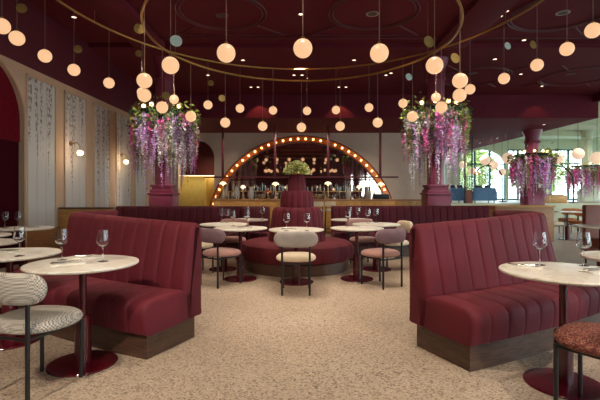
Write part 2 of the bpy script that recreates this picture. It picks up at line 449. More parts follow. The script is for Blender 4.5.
for n, y in enumerate((25.4, 21.4, 17.4, 13.4, 9.4, 5.4, 1.4, -2)): window(n + 1, y, 1.6, .75, 3.9, 'y', XR + .12, deg=2)
window(9, 16.95, 1.75, .75, 4.05, 'x', YF + .12)
window(20, 14.25, .7, .75, 4.05, 'x', YF + .12, deg=2)
window(10, 11.9, 1.5, .75, 4.0, 'x', YF + .12, True)
window(11, 8.2, 1.35, .75, 3.9, 'x', YF + .12, True)
for n, x in enumerate((6.6, 11, 15.4)): window(12 + n, x, 1.8, .3, 4.0, 'x', YB - .12, deg=2, back=True)  # unseen windows behind the camera, added for cool daylight fill
# raised level in the far right room
ZP = .75
struct(MB().box((XE, 19, 0), (XR, YF, ZP)).build('floor', mat('raised_floor_boards', (150, 132, 110), .4, var=.2, scale=3, stretch=(1, 8, 1))))
struct(MB().box((XE, 18.9, 0), (XR, 19.0, ZP + .02), .005).build('trim_10', green_m))

# outside
struct(MB().box((XR + .3, -30, -.3), (60, 70, -.05)).build('ground', stone_m))
struct(MB().box((-30, -30, -.3), (XR + .3, YB - .3, -.05)).build('ground', stone_m))
struct(MB().box((-8, YF + .3, -.3), (XR + .3, 70, -.05)).build('ground', stone_m))
def crown_mesh(r, n, m, seed, sc=(1, 1, 1)):
    mb = MB()
    for i in range(n):
        v = Vector((R.gauss(0, 1), R.gauss(0, 1), R.gauss(0, 1))).normalized() * r * (R.uniform(.55, 1))
        v = Vector((v.x * sc[0], v.y * sc[1], v.z * sc[2]))
        mb.leaf(v, v + Vector((R.uniform(-1, 1), R.uniform(-1, 1), R.uniform(-1.2, .4))) * r, r * .16, r * .06)
    return mb.mesh('crown', m, smooth=False)
cm1 = crown_mesh(2.2, 1800, leaf_m, 1)
for (x, y, h, lab) in ((13.4, 35, 3.2, 'leafy green tree outside the arched far window'), (20.5, 37, 3.0, 'leafy green tree outside the far right window, nearest the corner'),
                       (27, 22, 3.3, 'leafy tree outside the glazed right side wall'), (15, 43, 3.8, 'taller leafy tree standing further off behind the far windows')):
    t = empty('garden_tree', (x, y, -.05), 0, lab, 'tree')
    MB().tube([(0, 0, 0), (.1, 0, h * .5), (0, .1, h)], [.2, .15, .1], 8).build('trunk', bark_m, t)
    o = bpy.data.objects.new('crown', cm1); COL.objects.link(o); o.parent = t; o.location = (0, 0, h); o.rotation_euler = (0, 0, R.uniform(0, 6))

# ---------------------------------------------------------------- columns with hanging wisteria
def column(x, y, top, label, w=.4, m=column_m):
    c = empty('column', (x, y, 0), 0, label, 'column')
    a = w / 2; p = a + .085
    MB().box((-p, -p, 0), (p, p, 1.2), .01).build('pedestal', m, c)
    mb = MB()
    for (e, z0, z1) in ((p + .03, 1.2, 1.25), (p - .01, 1.25, 1.33), (p - .05, 1.33, 1.40), (p - .02, 1.40, 1.45)): mb.box((-e, -e, z0), (e, e, z1), .008)
    mb.build('moulding', m, c)
    mb = MB()
    n = 8
    pr = [[(a * 1.06 * cos(2 * pi * (k + .5) / 8), a * 1.06 * sin(2 * pi * (k + .5) / 8), z) for k in range(8)] for z in (1.45, top - .55)]
    mb.grid(pr, closev=True); mb.build('shaft', m, c, smooth=False)
    mb = MB()
    prof = [(a * 1.06, top - .55), (a * 1.2, top - .53), (a * 1.2, top - .46), (a * 1.08, top - .42), (a * 1.15, top - .25), (a * 1.45, top - .08), (a * 1.5, top)]
    mb.lathe(prof, (0, 0, 0), 24); mb.build('capital', m, c)
    return c
def raceme(name, m, L, n, w=.035):
    mb = MB()
    mb.tube([(0, 0, 0), (0, 0, -L * .5), (0, 0, -L)], [.004, .003, .002], 4)
    for i in range(n):
        t = R.random(); z = -L * (.06 + .94 * t); r = w * (1.05 - t * .75) * (.4 + .6 * R.random())
        a = R.uniform(0, 2 * pi); d = Vector((cos(a), sin(a), R.uniform(-.8, .1)))
        mb.leaf(Vector((cos(a) * r * .3, sin(a) * r * .3, z)), d, r * 1.3, r * .55)
    return mb.mesh(name, m, smooth=False)
RM = [raceme('blossom_strand', mm, L, 110, w) for mm, L, w in ((magenta_m, .8, .058), (lilac_m, .9, .055), (whitep_m, .95, .05), (rosep_m, .75, .052), (magenta_m, .55, .055), (whitep_m, .65, .048), (lilac_m, .6, .055), (vine_m, .95, .04), (leaf_m, .7, .06))]
def wisteria(x, y, ztop, rad, n, scale, label, big=True, w=None):
    t = empty('hanging_wisteria', (x, y, ztop), 0, label, 'flowers')
    # collar that carries the flowers on the column
    MB().lathe([(.3, -.05), (rad * .75, -.02), (rad * .8, .03), (.3, .06)], (0, 0, 0), 24).build('ring_tray', black_m, t)
    mb = MB()
    for i in range(520 if big else 320):
        a = R.uniform(0, 2 * pi); r = rad * sqrt(R.uniform(.12, 1)); z = R.gauss(.0, .17) - .14 * (r / rad)
        mb.leaf(Vector((cos(a) * r, sin(a) * r, z)), Vector((cos(a), sin(a), R.uniform(-1.3, .6))), R.uniform(.09, .16) * scale, .03 * scale)
    mb.build('foliage', leaf_m, t, smooth=False)
    mb = MB()
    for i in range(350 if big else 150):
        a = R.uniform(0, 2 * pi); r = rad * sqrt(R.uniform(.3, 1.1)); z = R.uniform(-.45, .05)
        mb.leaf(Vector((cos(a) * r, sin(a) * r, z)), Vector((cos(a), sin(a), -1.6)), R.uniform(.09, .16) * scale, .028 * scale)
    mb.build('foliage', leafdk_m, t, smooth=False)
    def spot_(i):
        a = 2 * pi * (i * .618034 % 1); r = rad * sqrt(R.uniform(.22, 1.0))
        s = R.uniform(.8, 1.75) * scale * (1.12 - .3 * (r / rad) ** 3)
        return Matrix.Translation((cos(a) * r, sin(a) * r, R.uniform(-.34, .12) - .14 * (r / rad))) @ Matrix.Rotation(R.uniform(-.07, .07), 4, 'X') @ Matrix.Rotation(R.uniform(0, 6), 4, 'Z') @ Matrix.Diagonal((scale * 1.3, scale * 1.3, s, 1))
    wt = w or (4, 4, 7, 4, 4, 6, 4, 3, 8)
    for i in range(n):
        o = bpy.data.objects.new('blossom_strand', R.choices(RM, weights=wt)[0]); COL.objects.link(o); o.parent = t
        o.matrix_local = spot_(i)
    # the uncountable rest of the curtain
    bm = bmesh.new(); slots = []
    for i in range(110 if big else 80):
        me = R.choices(RM, weights=wt)[0]; mm = me.materials[0]
        if mm not in slots: slots.append(mm)
        k = len(bm.faces); v0 = len(bm.verts); bm.from_mesh(me); bm.verts.ensure_lookup_table(); bm.faces.ensure_lookup_table()
        M = spot_(i + .5)
        for v in bm.verts[v0:]: v.co = M @ v.co
        for f in bm.faces[k:]: f.material_index = slots.index(mm)
    me = bpy.data.meshes.new('blossom_curtain'); bm.to_mesh(me); bm.free()
    for mm in slots: me.materials.append(mm)
    o = bpy.data.objects.new('blossom_curtain', me); COL.objects.link(o); o.parent = t; o['kind'] = 'stuff'
    for a in (-1.9, -1.25, -2.6, -.5):
        MB().ball((cos(a) * rad * .62, sin(a) * rad * .62, .13), .05, 12).build('bulb', sconce_m, t)
    return t
column(-3.41, 10.8, ZC2, 'plum painted column wrapped in hanging flowers, left of the bar')
column(3.41, 10.8, ZC2, 'plum painted column wrapped in hanging flowers, right of the bar')
column(9.5, 17.6, ZS, 'maroon column in front of the bright windows, second flowered one from the bar', .5)
column(16.0, 24, ZC, 'sage green column by the far right windows', .5, green_m)
wisteria(-3.41, 10.8, 3.25, .8, 98, 1.0, 'pink, white and lilac wisteria cascade around the column left of the bar')
wisteria(3.41, 10.8, 3.33, .8, 98, 1.0, 'magenta and lilac wisteria cascade around the column right of the bar', w=(5, 5, 6, 3, 5, 5, 4, 3, 7))
wisteria(9.5, 17.6, 2.78, .85, 95, 1.1, 'dense lilac flower basket around the maroon column by the windows', False, (2, 5, 6, 6, 2, 4, 4, 4, 5))
wisteria(16.0, 24, 2.7, 1.0, 80, 1.15, 'pink flower basket around the sage green column at the far right', False, (3, 4, 1, 6, 3, 1, 4, 3, 4))

# ---------------------------------------------------------------- ring chandeliers
def globe_mesh(): return MB().ball((0, 0, 0), .1, 28).mesh('globe', globe_m)
GM = globe_mesh()
CM = MB().tube([(0, 0, .1), (0, 0, 1.02)], .0045, 6).mesh('cord', wire_m)
CAPM = MB().lathe([(0, .125), (.018, .125), (.022, .092), (.03, .088)], n=12).mesh('cap', brass_m)
def disc_mesh(m): return MB().disc((0, 0, 0), .07, .006, (.35, -1, .15), 28).mesh('disc', m)
DB, DG = disc_mesh(discb_m), disc_mesh(discg_m)
def chandelier(yc, rad, zg, tilt, angles, discs, label, xc=0):
    """zg: height of the globes over the floor at the centre; cords are 1.02 long"""
    t = empty('ring_chandelier', (xc, yc, zg), 0, label, 'chandelier')
    def pos(a): return Vector((rad * cos(a), rad * sin(a), -tilt * sin(a)))
    MB().tube([pos(2 * pi * k / 128) + Vector((0, 0, 1.02)) for k in range(128)], .02, 8, close=True).build('ring', brass_m, t)
    for i, ad in enumerate(angles):
        a = radians(ad)
        g = bpy.data.objects.new('globe', GM); COL.objects.link(g); g.parent = t; g.location = pos(a)
        for nm, me in (('cord', CM), ('cap', CAPM)):
            o = bpy.data.objects.new(nm, me); COL.objects.link(o); o.parent = g
        if i in discs:
            m, dz, sx = discs[i]
            o = bpy.data.objects.new('disc', DB if m == 'b' else DG); COL.objects.link(o); o.parent = g; o.location = (sx * .066, -.002, dz)
    for ad in (20, 160, 250, 290):
        a = radians(ad); p = pos(a) + Vector((0, 0, 1.03))
        MB().tube([p, (p.x, p.y, ZC - zg)], .004, 6).build('suspension_cable', wire_m, t)
    return t
def ang_from_px(px, yc, rad, side):
    # bearing of a ring point seen at picture column px, far (side=1) or near (-1) crossing
    k = (px - CX) / F
    # x = k*(yc + r sin a), x = r cos a
    A = 1 + k * k; B = -2 * yc; C_ = yc * yc - rad * rad
    disc = B * B - 4 * A * C_
    y = (-B + side * sqrt(max(0, disc))) / (2 * A)
    return math.degrees(math.atan2(y - yc, k * y))
inner = [-90 + 20 * k for k in range(18)]
chandelier(6.95, 2.43, H + 1.46, .05, inner, {16: ('g', .29, 1), 15: ('b', .69, -1), 2: ('b', .28, -1), 13: ('b', .2, 1), 6: ('g', .75, -1), 11: ('b', .5, -1), 3: ('b', .3, -1)}, 'smaller brass ring chandelier of glowing globes, the lower one nearer the middle', .03)
outer = [ang_from_px(p, 6.5, 4.0, -1) for p in (-30,)] + [ang_from_px(p, 6.5, 4.0, 1) for p in (17, 45, 74, 109, 142, 174, 208, 240, 273, 307, 336, 369, 403, 436, 470, 504, 537, 567, 593, 2)] + [ang_from_px(p, 6.5, 4.0, -1) for p in (30, 580, 120, 300, 480)]
chandelier(6.5, 4.0, H + 2.14, .16, outer, {1: ('b', .42, 1), 3: ('b', .36, 1), 5: ('b', .8, -1), 7: ('b', .5, 1), 14: ('b', .6, 1), 16: ('g', .6, 1), 17: ('b', .34, -1), 18: ('b', .8, 1), 20: ('b', .62, 1)}, 'wide brass ring chandelier of glowing globes hung close under the ceiling')

# ---------------------------------------------------------------- lights
def spot(p, energy, size=1.6, col=(1, .85, .68), blend=.7, aim=None, rad=.06):
    l = bpy.data.lights.new('spot', 'SPOT'); l.energy = energy; l.spot_size = size; l.spot_blend = blend; l.color = col; l.shadow_soft_size = rad
    o = bpy.data.objects.new('spot', l); COL.objects.link(o); o.location = p
    if aim: o.rotation_euler = (Vector(aim) - Vector(p)).to_track_quat('-Z', 'Y').to_euler()
    return o
DLR = MB().lathe([(.035, .004), (.06, 0), (.062, -.008), (.045, -.008), (.035, .004)], n=20).mesh('trim_ring', steel_m)
DLG = MB().disc((0, 0, -.002), .042, .006, n=16).mesh('lens', spotl_m)
def downlight(px, py, z, label):
    Y = (z - H) * F / (CY - py); X = (px - CX) / F * Y
    t = empty('downlight', (X, Y, z), 0, label, 'ceiling light', 'recessed downlights')
    for nm, me in (('trim_ring', DLR), ('lens', DLG)):
        o = bpy.data.objects.new(nm, me); COL.objects.link(o); o.parent = t
    return Vector((X, Y, z))
for px, py, z, lab in ((301, 14, ZC, 'small ceiling spotlight between the two central ceiling circles'), (74, 17, ZC, 'small bright spotlight at the upper left, above the flower murals'),
    (243, 60, ZC2, 'ceiling spotlight above the left half of the bar, in the nearest row'), (208, 75, ZC2, 'ceiling spotlight next to the left column, above its flowers'),
    (251, 87, ZC2, 'left one of the twin spotlights over the left wall glow'), (258, 87, ZC2, 'right one of the twin spotlights over the left wall glow'),
    (294, 75, ZC2, 'left one of the twin spotlights above the bar centre'), (302, 75, ZC2, 'right one of the twin spotlights above the bar centre'),
    (354, 60, ZC2, 'single ceiling spotlight above the right half of the bar'), (386, 75, ZC2, 'left one of the twin spotlights beside the right column'), (391, 73, ZC2, 'right one of the twin spotlights beside the right column'),
    (339, 87, ZC2, 'left one of the twin spotlights over the right wall glow'), (346, 87, ZC2, 'right one of the twin spotlights over the right wall glow'),
    (500, 16, ZC, 'lower one of the bright twin spotlights at the upper right'), (506, 11, ZC, 'upper one of the bright twin spotlights at the upper right'),
    (524, 40, ZC, 'spotlight between two brass discs in the right ceiling'), (495, 59, ZC2, 'spotlight just beyond the step in the right ceiling'),
    (521, 74, ZC2, 'spotlight behind the second right hand ceiling step, beside a globe'), (542, 86, ZC2, 'furthest spotlight in the right ceiling, above the wall glow'),
    (544, 124.5, ZS, 'spotlight in the low soffit in front of the maroon window column'), (497, 138, ZS, 'spotlight in the low soffit left of the maroon window column'), (480, 143, ZS, 'furthest spotlight in the low soffit, near the window screen')):
    downlight(px, py, z, lab)
for px, py, z, lab in ((222, 15, ZC, 'round black ceiling speaker in the left ceiling circle'), (372.5, 13.5, ZC, 'round black ceiling speaker in the right central ceiling circle'),
    (563, 12.5, ZC, 'round black ceiling speaker with white rim at the upper right'), (473, 73, ZC2, 'small dark round vent right of the flowered column'), (571, 73.5, ZC2, 'dark round vent in the far right ceiling circle')):
    Y = (z - H) * F / (CY - py); X = (px - CX) / F * Y
    t = empty('ceiling_speaker', (X, Y, z), 0, lab, 'speaker')
    MB().lathe([(.09, .006), (.12, 0), (.125, -.014), (.095, -.016), (.09, .006)], n=24).build('rim', ceramic_m if py < 14 else dark_m, t)
    MB().disc((0, 0, -.004), .095, .01, n=24).build('grille', black_m, t)
# bare spot lights apart from the fixtures; some added only to brighten places
for (x, ax) in ((2.9, 1.6), (-2.6, -1.7)):
    spot((x, -.7, ZC - .03), 620, .62, aim=(ax, 3.1, .6), rad=.035, blend=.5)
    spot((x * .4, -1.5, ZC - .03), 260, .9, aim=(x * .3, 2.6, 0), rad=.05, blend=.8)
for (x, y, ax, ay) in ((0, 4.0, 0, 4.3), (-1.6, 5.4, -1.3, 5.9), (1.6, 5.4, 1.3, 5.9), (0, 5.6, 0, 6.4), (-3, 5, -3.4, 5), (3, 5.6, 2.8, 5), (0, 1.4, 0, 2.2), (-2, 8.4, -2, 8.6), (2, 8.4, 2, 8.6), (0, 8.6, 0, 7.6)):
    spot((x, y, ZC - .03), 230, 1.25, aim=(ax, ay, 0))
for px in (260, 340, 535):
    x = (px - CX) / F * YD
    spot((x, YD - .45, ZC2 - .03), 26 if px < 400 else 10, 1.3, (1, .5, .3), .3, aim=(x, YD - .05, 3.2), rad=.03)
for x in (-2.4, -.8, .8, 2.4): spot((x, 15.6, ZS - .03), 100, 1.5, aim=(x, 17.9, .6))
for x in (-2.5, 0, 2.5): spot((x, 10.3, ZC2 - .03), 260, 1.0, aim=(x, 13, .7))
spot((-4.4, YW + 1.9, 3.6), 90, 2.6, (1, .8, .45)); spot((-4.4, YW + .45, 3.6), 200, 2.2, (1, .85, .5), aim=(-4.4, YW + 1, 1))  # no lamps here; added to brighten the yellow cupboard
for s in (-1, 1): spot((s * 2.5, 7.6, ZC - .03), 800, .6, (1, .92, .86), aim=(s * 3.4, 10.4, 2.5))  # added without fixtures to brighten the column wisteria
for y in (8.1, 9.4, 10.6, 11.9): spot((XL + 1.3, y, ZC - .03), 80, 1.2, (1, .84, .66), aim=(XL, y, 2.0))

spot((8.6, 14.9, ZS - .03), 260, .9, (1, .92, .86), aim=(9.4, 17.2, 2.2)); spot((14.6, 20.5, ZC - .03), 260, .9, (1, .92, .86), aim=(16, 23.6, 2.3))  # added without fixtures to lift the backlit flower baskets
for (x, y) in ((7.5, 10), (7.5, 16.5), (12.5, 12), (12.5, 18), (14, 23), (9, 22)): spot((x, y, (ZS if y > YD and x < XS else ZC2) - .03), 220, 1.9, (1, .92, .82))  # extra fill spots, no fixtures, added to brighten the far right room
# ---------------------------------------------------------------- bar
def arch_bar():
    a = empty('lit_arch', (0.08, YW - .05, -.4), 0, 'large brass arch studded with glowing bulbs around the bar mirror', 'arch')
    Ro, Ri = 4.06, 3.80
    def arcpts(r, y, n=96, a0=6.5): return [Vector((r * cos(radians(a0 + (180 - 2 * a0) * k / n)), y, r * sin(radians(a0 + (180 - 2 * a0) * k / n)))) for k in range(n + 1)]
    mb = MB(); mb.grid([arcpts(Ro, -.04), arcpts(Ro, .04), arcpts(Ri, .04), arcpts(Ri, -.04)], closeu=True); mb.build('band', mat('warm_copper', (206, 118, 56), .35, metal=.5, var=.08), a)
    for r in (Ro, Ri): MB().tube(arcpts(r, -.05), .025, 6).build('edge_moulding', dark_m, a)
    bm_ = MB().ball((0, 0, 0), .042, 12).mesh('bulb', bulb_m)
    n = 36
    for k in range(n):
        t = radians(8 + 164 * k / (n - 1)); r = (Ro + Ri) / 2
        o = bpy.data.objects.new('bulb', bm_); COL.objects.link(o); o.parent = a; o.location = (r * cos(t), -.08, r * sin(t))
    return a
arch_bar()
mb = MB(); pts = [(0.08 + 3.77 * cos(radians(t)), YW - .02, -.4 + 3.77 * sin(radians(t))) for t in [6.5 + 167 * k / 64 for k in range(65)]]
f = mb.bm.faces.new([mb.bm.verts.new(p) for p in pts]); q = bmesh.ops.extrude_face_region(mb.bm, geom=[f])
for v in [g for g in q['geom'] if isinstance(g, bmesh.types.BMVert)]: v.co.y += .015
tag(mb.build('mirror', mirror_m, smooth=False), 'arched mirror behind the bar reflecting the globe lamps', 'mirror')
# counter
b = empty('bar_counter', (0, 13, 0), 0, 'long golden wood bar counter below the lit arch', 'bar counter')
mb = MB()
for k in range(30): x = -2.62 + 6.35 * k / 30; mb.box((x, -.02, .08), (x + .2, .02, .98), .004)
mb.box((-2.62, .0, .08), (3.73, .1, .99)); mb.build('front_panel', gold_m, b)
MB().box((-2.6, .1, .0), (3.7, .6, 1.0)).build('body', wood_m, b)
MB().box((-2.7, -.03, 1.0), (3.8, .68, 1.05), .008).build('worktop', wood_m, b)
MB().tube([(-2.6, -.12, .2), (3.7, -.12, .2)], .02, 8).build('foot_rail', brass_m, b)
# back shelf in front of the mirror
b = empty('back_shelf', (0, 17.7, 0), 0, 'dark back counter with shelf under the bar mirror', 'shelf')
MB().box((-3.1, -.1, 0), (3.2, .45, .9), .01).build('body', plinth_m, b)
MB().box((-3.0, .05, 1.28), (3.1, .35, 1.31)).build('shelf', brass_m, b)
for x in (-3.0, -1, 1, 3.07): MB().box((x, .05, .9), (x + .03, .35, 1.28)).build('post', brass_m, b)
# metal gantry
g = empty('bar_gantry', (0, 16.5, 0), 0, 'dark red steel gantry hung from the soffit across the lit arch', 'frame')
for x in (-2.96, -.96, 1.08, 3.08): MB().box((x - .045, -.03, 1.8), (x + .045, .03, ZS), .004).build('upright', dark_m, g)
MB().box((-3.65, -.04, 1.81), (3.77, .04, 1.87), .005).build('rail', dark_m, g)
# bottles and glasses
def bottle_proto(name, m, h, r, neck=.3):
    return MB().lathe([(0, 0), (r, 0), (r, h * (1 - neck)), (r * .4, h * (1 - neck * .7)), (r * .36, h * .97), (r * .42, h), (0, h)], n=12).mesh(name, m)
BM = [bottle_proto('bottle', bottle_m, .31, .04), bottle_proto('bottle', bottleb_m, .27, .045), bottle_proto('bottle', ceramic_m, .29, .038, .4)]
names = ['dark green', 'amber', 'pale']
for k in range(34):
    x = -2.8 + 5.7 * k / 33; i = R.choice((0, 0, 0, 1, 1, 2))
    o = bpy.data.objects.new('bottle', BM[i]); COL.objects.link(o); o.location = (x + R.uniform(-.03, .03), 17.9, 1.312); o.scale.z = R.uniform(.7, 1.15); o.rotation_euler.z = R.uniform(0, 6)
    tag(o, '%s bottle in the row on the shelf under the bar mirror' % names[i], 'bottle', '%s bottles on the bar shelf' % names[i])
for k in range(22):
    x = -2.86 + 5.85 * k / 21; i = R.choice((0, 0, 0, 1, 1, 2))
    o = bpy.data.objects.new('bottle', BM[i]); COL.objects.link(o); o.location = (x, 17.68, .902)
    tag(o, '%s bottle standing on the dark counter below the bar shelf' % names[i], 'bottle', '%s bottles on the back counter' % names[i])
TM = MB().lathe([(0, 0), (.03, 0), (.035, .1), (.04, .14), (.036, .14), (.03, .1), (.0, .01)], n=12).mesh('tumbler', glass_m)
def table_lamp(px, py, Y, label, m=shade_m, s=1):
    z = 1.05; base = PY(px, 192, Y); base.z = z; top = H - (py - CY) / F * Y; h = top - z
    t = empty('table_lamp', base, 0, label, 'table lamp')
    MB().lathe([(0, 0), (.07, 0), (.07, .015), (.02, .03), (.014, .04)], n=16).build('base', brass_m, t)
    MB().tube([(0, 0, .03), (0, 0, h - .05)], .012, 8).build('stem', brass_m, t)
    MB().lathe([(.0, h), (.04 * s, h - .004), (.085 * s, h - .03), (.115 * s, h - .075), (.118 * s, h - .085), (.10 * s, h - .08), (0, h - .05)], n=20).build('lamp_shade', m, t)
    if m == shade_m:
        MB().ball((0, 0, h - .1), .025, 10).build('bulb', bulb_m, t)
for px, py, lab, m, s in ((223, 181.5, 'leftmost cream mushroom lamp on the bar, by the arch foot', shade_m, 1), (243, 185, 'small cream lamp on the bar, second from the left', shade_m, .75),
    (268, 190, 'copper shaded lamp on the bar left of the round sofa', shadeb_m, 1), (275.5, 182, 'cream mushroom lamp on the bar just left of the sofa flowers', shade_m, 1),
    (328, 181.5, 'cream mushroom lamp on the bar just right of the round sofa', shade_m, 1), (359, 185, 'small cream lamp on the right part of the bar', shade_m, .75), (381, 182.5, 'rightmost cream lamp on the bar, by the arch foot', shade_m, 1)):
    table_lamp(px, py, 13.45, lab, m, s)
# vessels on the bar
VM = MB().lathe([(0, 0), (.06, 0), (.1, .08), (.09, .2), (.05, .3), (.07, .38), (.06, .38), (.04, .3), (0, .1)], n=18).mesh('vase', ceramic_m)
BW = MB().lathe([(0, 0), (.06, 0), (.12, .08), (.13, .16), (.12, .16), (.1, .08), (0, .03)], n=18).mesh('ice_bucket', steel_m)
for px, me, nm, lab, cat in ((237, VM, 'vase', 'tall pale vase on the bar near its left end', 'vase'), (262, BW, 'ice_bucket', 'steel ice bucket on the bar left of the copper lamp', 'bucket'), (319, BW, 'ice_bucket', 'steel ice bucket on the bar beside the round sofa', 'bucket'),
    (348, VM, 'vase', 'tall pale vase on the bar right of its middle', 'vase'), (367, VM, 'vase', 'pale vase on the bar beside the black machine', 'vase'), (251, VM, 'vase', 'pale vase on the bar beside the ice bucket', 'vase')):
    o = bpy.data.objects.new(nm, me); COL.objects.link(o); o.location = PY(px, 192, 13.3); o.location.z = 1.052; tag(o, lab, cat)
t = empty('coffee_machine', (PY(381, 192, 13.1).x, 13.1, 1.052), 0, 'low black machine on the right end of the bar', 'machine')
MB().box((-.24, -.1, 0), (.24, .1, .14), .02).build('body', black_m, t); MB().box((-.22, -.08, .14), (.22, .08, .165), .01).build('tray', steel_m, t)
for k in range(7):
    px = (213 + 20 * k) if k < 4 else (313 + 18 * (k - 4)); 
    o = bpy.data.objects.new('tumbler', TM); COL.objects.link(o); o.location = (PY(px + 4, 192, 13.1).x, 13.1, 1.052)
    tag(o, 'clear tumbler on the front edge of the bar worktop', 'glass', 'tumblers on the bar worktop')
for px, lab in ((318, 'bar stool next to the round sofa, left of the pair'), (330, 'bar stool right of the pair, beside the rear banquette end')):
    x = (px - CX) / F * 12.3
    t = empty('bar_stool', (x, 12.35, 0), 0, 'white seated ' + lab, 'bar stool')
    MB().lathe([(0, .70), (.14, .70), (.16, .73), (.15, .77), (.1, .785), (0, .785)], n=20).build('seat', cream_m, t)
    MB().box((-.15, -.18, .86), (.15, -.13, 1.0), .02).build('backrest', cream_m, t)
    for sx in (-1, 1):
        for sy in (-1, 1): MB().tube([(sx * .145, sy * .145, 0), (sx * .12, sy * .12, .71)] + ([(sx * .12, -.155, .9)] if sy < 0 else []), .011, 6).build('leg', black_m, t)
    MB().tube([(.135, .135, .22), (-.135, .135, .22), (-.135, -.135, .22), (.135, -.135, .22)], .008, 6, close=True).build('foot_ring', black_m, t)

# ---------------------------------------------------------------- wall sconces
for px, py, Yy, lab in ((80, 153, 9.15, 'glowing globe wall lamp on the second mural panel from the arch'), (126, 162, 11.75, 'glowing globe wall lamp further back, beside the left flower column')):
    X = (px - CX) / F * Yy; z = H - (py - CY) / F * Yy
    t = empty('wall_sconce', (XL + .02, Yy, z), 0, lab, 'wall lamp')
    MB().disc((0.005, 0, .2), .05, .02, (1, 0, 0)).build('back_plate', brass_m, t)
    d = X - XL - .02
    MB().tube([(0.01, 0, .2), (d * .7, 0, .22), (d, 0, .15), (d, 0, .05)], .008, 8).build('arm', brass_m, t)
    MB().ball((d, 0, 0), .062, 18).build('globe', sconce_m, t)
    l = bpy.data.lights.new('sconce', 'POINT'); l.energy = 7; l.color = (1, .7, .4); l.shadow_soft_size = .06
    o = bpy.data.objects.new('sconce', l); COL.objects.link(o); o.location = (XL + .02 + d + .08, Yy - .02, z)

# ---------------------------------------------------------------- banquettes
def resample(pts, step):
    out = [Vector(pts[0])]; acc = 0
    P_ = [Vector(p) for p in pts]; L = [0]
    for a, b in zip(P_, P_[1:]): L.append(L[-1] + (b - a).length)
    n = max(2, int(L[-1] / step)); res = []
    j = 0
    for k in range(n + 1):
        s = L[-1] * k / n
        while j < len(L) - 2 and L[j + 1] < s: j += 1
        t = (s - L[j]) / (L[j + 1] - L[j]); res.append((P_[j].lerp(P_[j + 1], t), s))
    return res, L[-1]
def banquette(name, pts, label, hfun, chan=.165, seatd=.50, outward=1, backth=.2, m=velvet, seat_chan=True, mirror=False, off=(0, 0, 0)):
    """pts: plan of the line where seat meets back, travelling with the sitters' side on the right hand"""
    t = empty(name, off, 0, label, 'banquette')
    smp, L = resample([(p[0], p[1], 0) for p in pts], .0085)
    nch = round(L / chan); w = L / nch
    rows_b, rows_s, rows_p = [], [], []
    N = len(smp)
    for i, (p, s) in enumerate(smp):
        q0 = smp[max(i - 1, 0)][0]; q1 = smp[min(i + 1, N - 1)][0]; d = (q1 - q0).normalized(); n = Vector((d.y, -d.x, 0))   # n points to the sitters
        ph = (s / w) % 1; cre = max(0, 1 - min(ph, 1 - ph) * w / .011)
        pill = .011 * (1 - (2 * ph - 1) ** 4) - .012 * cre
        ht = hfun(s / L)
        e = min(s, L - s); er = 0 if e > .04 else .04 - sqrt(max(0, .04 ** 2 - (.04 - e) ** 2))
        back = [(.02, .36, 0), (.03, .44, 1), (.0, .6, 1), (-.035, .75, 1), (-.065, .88, 1), (-.085, ht - .05, 1), (-.105, ht - .012, .7), (-.14, ht, .3), (-.17, ht - .01, .1), (-.2, ht - .05, .4), (-.215, .85, .6), (-.205, .5, .6), (-.19, .21, .4), (-.17, .195, 0), (-.0, .195, 0)]
        rows_b.append([p + n * (a + (pill * f if a > -.16 else -pill * f) - (er if a > -.12 else -er) * (1 if z > .45 else 0)) + Vector((0, 0, z - (er * .8 if z > ht - .06 else 0))) for (a, z, f) in back])
        fz = pill * .9 if seat_chan else 0
        sd = seatd
        seat = [(-.05, .2, 0), (-.05, .40, 0), (.02, .445, .3), (.12, .452, 1), (.3, .45, 1), (sd - .1, .445, 1), (sd - .04, .43, 1), (sd - .005, .395, 1), (sd, .35, .9), (sd - .005, .28, .6), (sd - .02, .205, .3), (sd - .05, .19, 0), (.1, .19, 0)]
        rw = []
        for k, (a, z, f) in enumerate(seat):
            zz = z + (fz * f if 3 <= k <= 6 else 0) - (er * .6 if z > .4 else 0); aa = a + (fz * f * .8 if k >= 6 else 0)
            rw.append(p + n * aa + Vector((0, 0, zz)))
        rows_s.append(rw)
        rows_p.append([p + n * a + Vector((0, 0, z)) for a, z in ((-.14, 0), (-.14, .2), (sd - .07, .2), (sd - .07, 0))])
    # trim the plinth at the open ends
    rows_p = rows_p[5:-5]
    def fin(nm, rows, mm, cl=True):
        if mirror: rows = [[Vector((-v.x, v.y, v.z)) for v in r] for r in rows]
        mb = MB(); V = mb.grid(rows, closev=cl)
        for r in (V[0], V[-1]):
            try: mb.bm.faces.new(r)
            except ValueError: pass
        return mb.build(nm, mm, t, ang=50)
    fin('backrest', rows_b, m); fin('seat', rows_s, m); fin('plinth', rows_p, plinth_m)
    return t
def path_right():
    pts = []; x, y = 0.985, 3.41; a = radians(24)
    pts.append((x, y)); L1 = 1.72; n = 40
    for k in range(n):
        a = radians(24 + 12 * k / n); x += cos(a) * L1 / n; y += sin(a) * L1 / n; pts.append((x, y))
    r = .52; a = radians(36); cx, cy = x - r * sin(a), y + r * cos(a)
    for k in range(1, 61):
        b = a + radians(128) * k / 60; pts.append((cx + r * sin(b), cy - r * cos(b)))
    return pts
pr = path_right()
banquette('curved_banquette', pr, 'large curved maroon banquette with fluted back at the right, nearest the camera', lambda u: 1.005 + .055 * min(1, u * 1.9))
banquette('curved_banquette', pr, 'large curved maroon banquette with fluted back at the left, behind the front table', lambda u: 1.0 + .05 * min(1, u * 1.9), mirror=True, off=(.04, .22, 0))
banquette('straight_banquette', [(.65, 8.87), (3.95, 8.87)], 'long dark maroon fluted banquette in the back row, right of the round sofa', lambda u: .985, m=velvet2, chan=.15, seatd=.46)
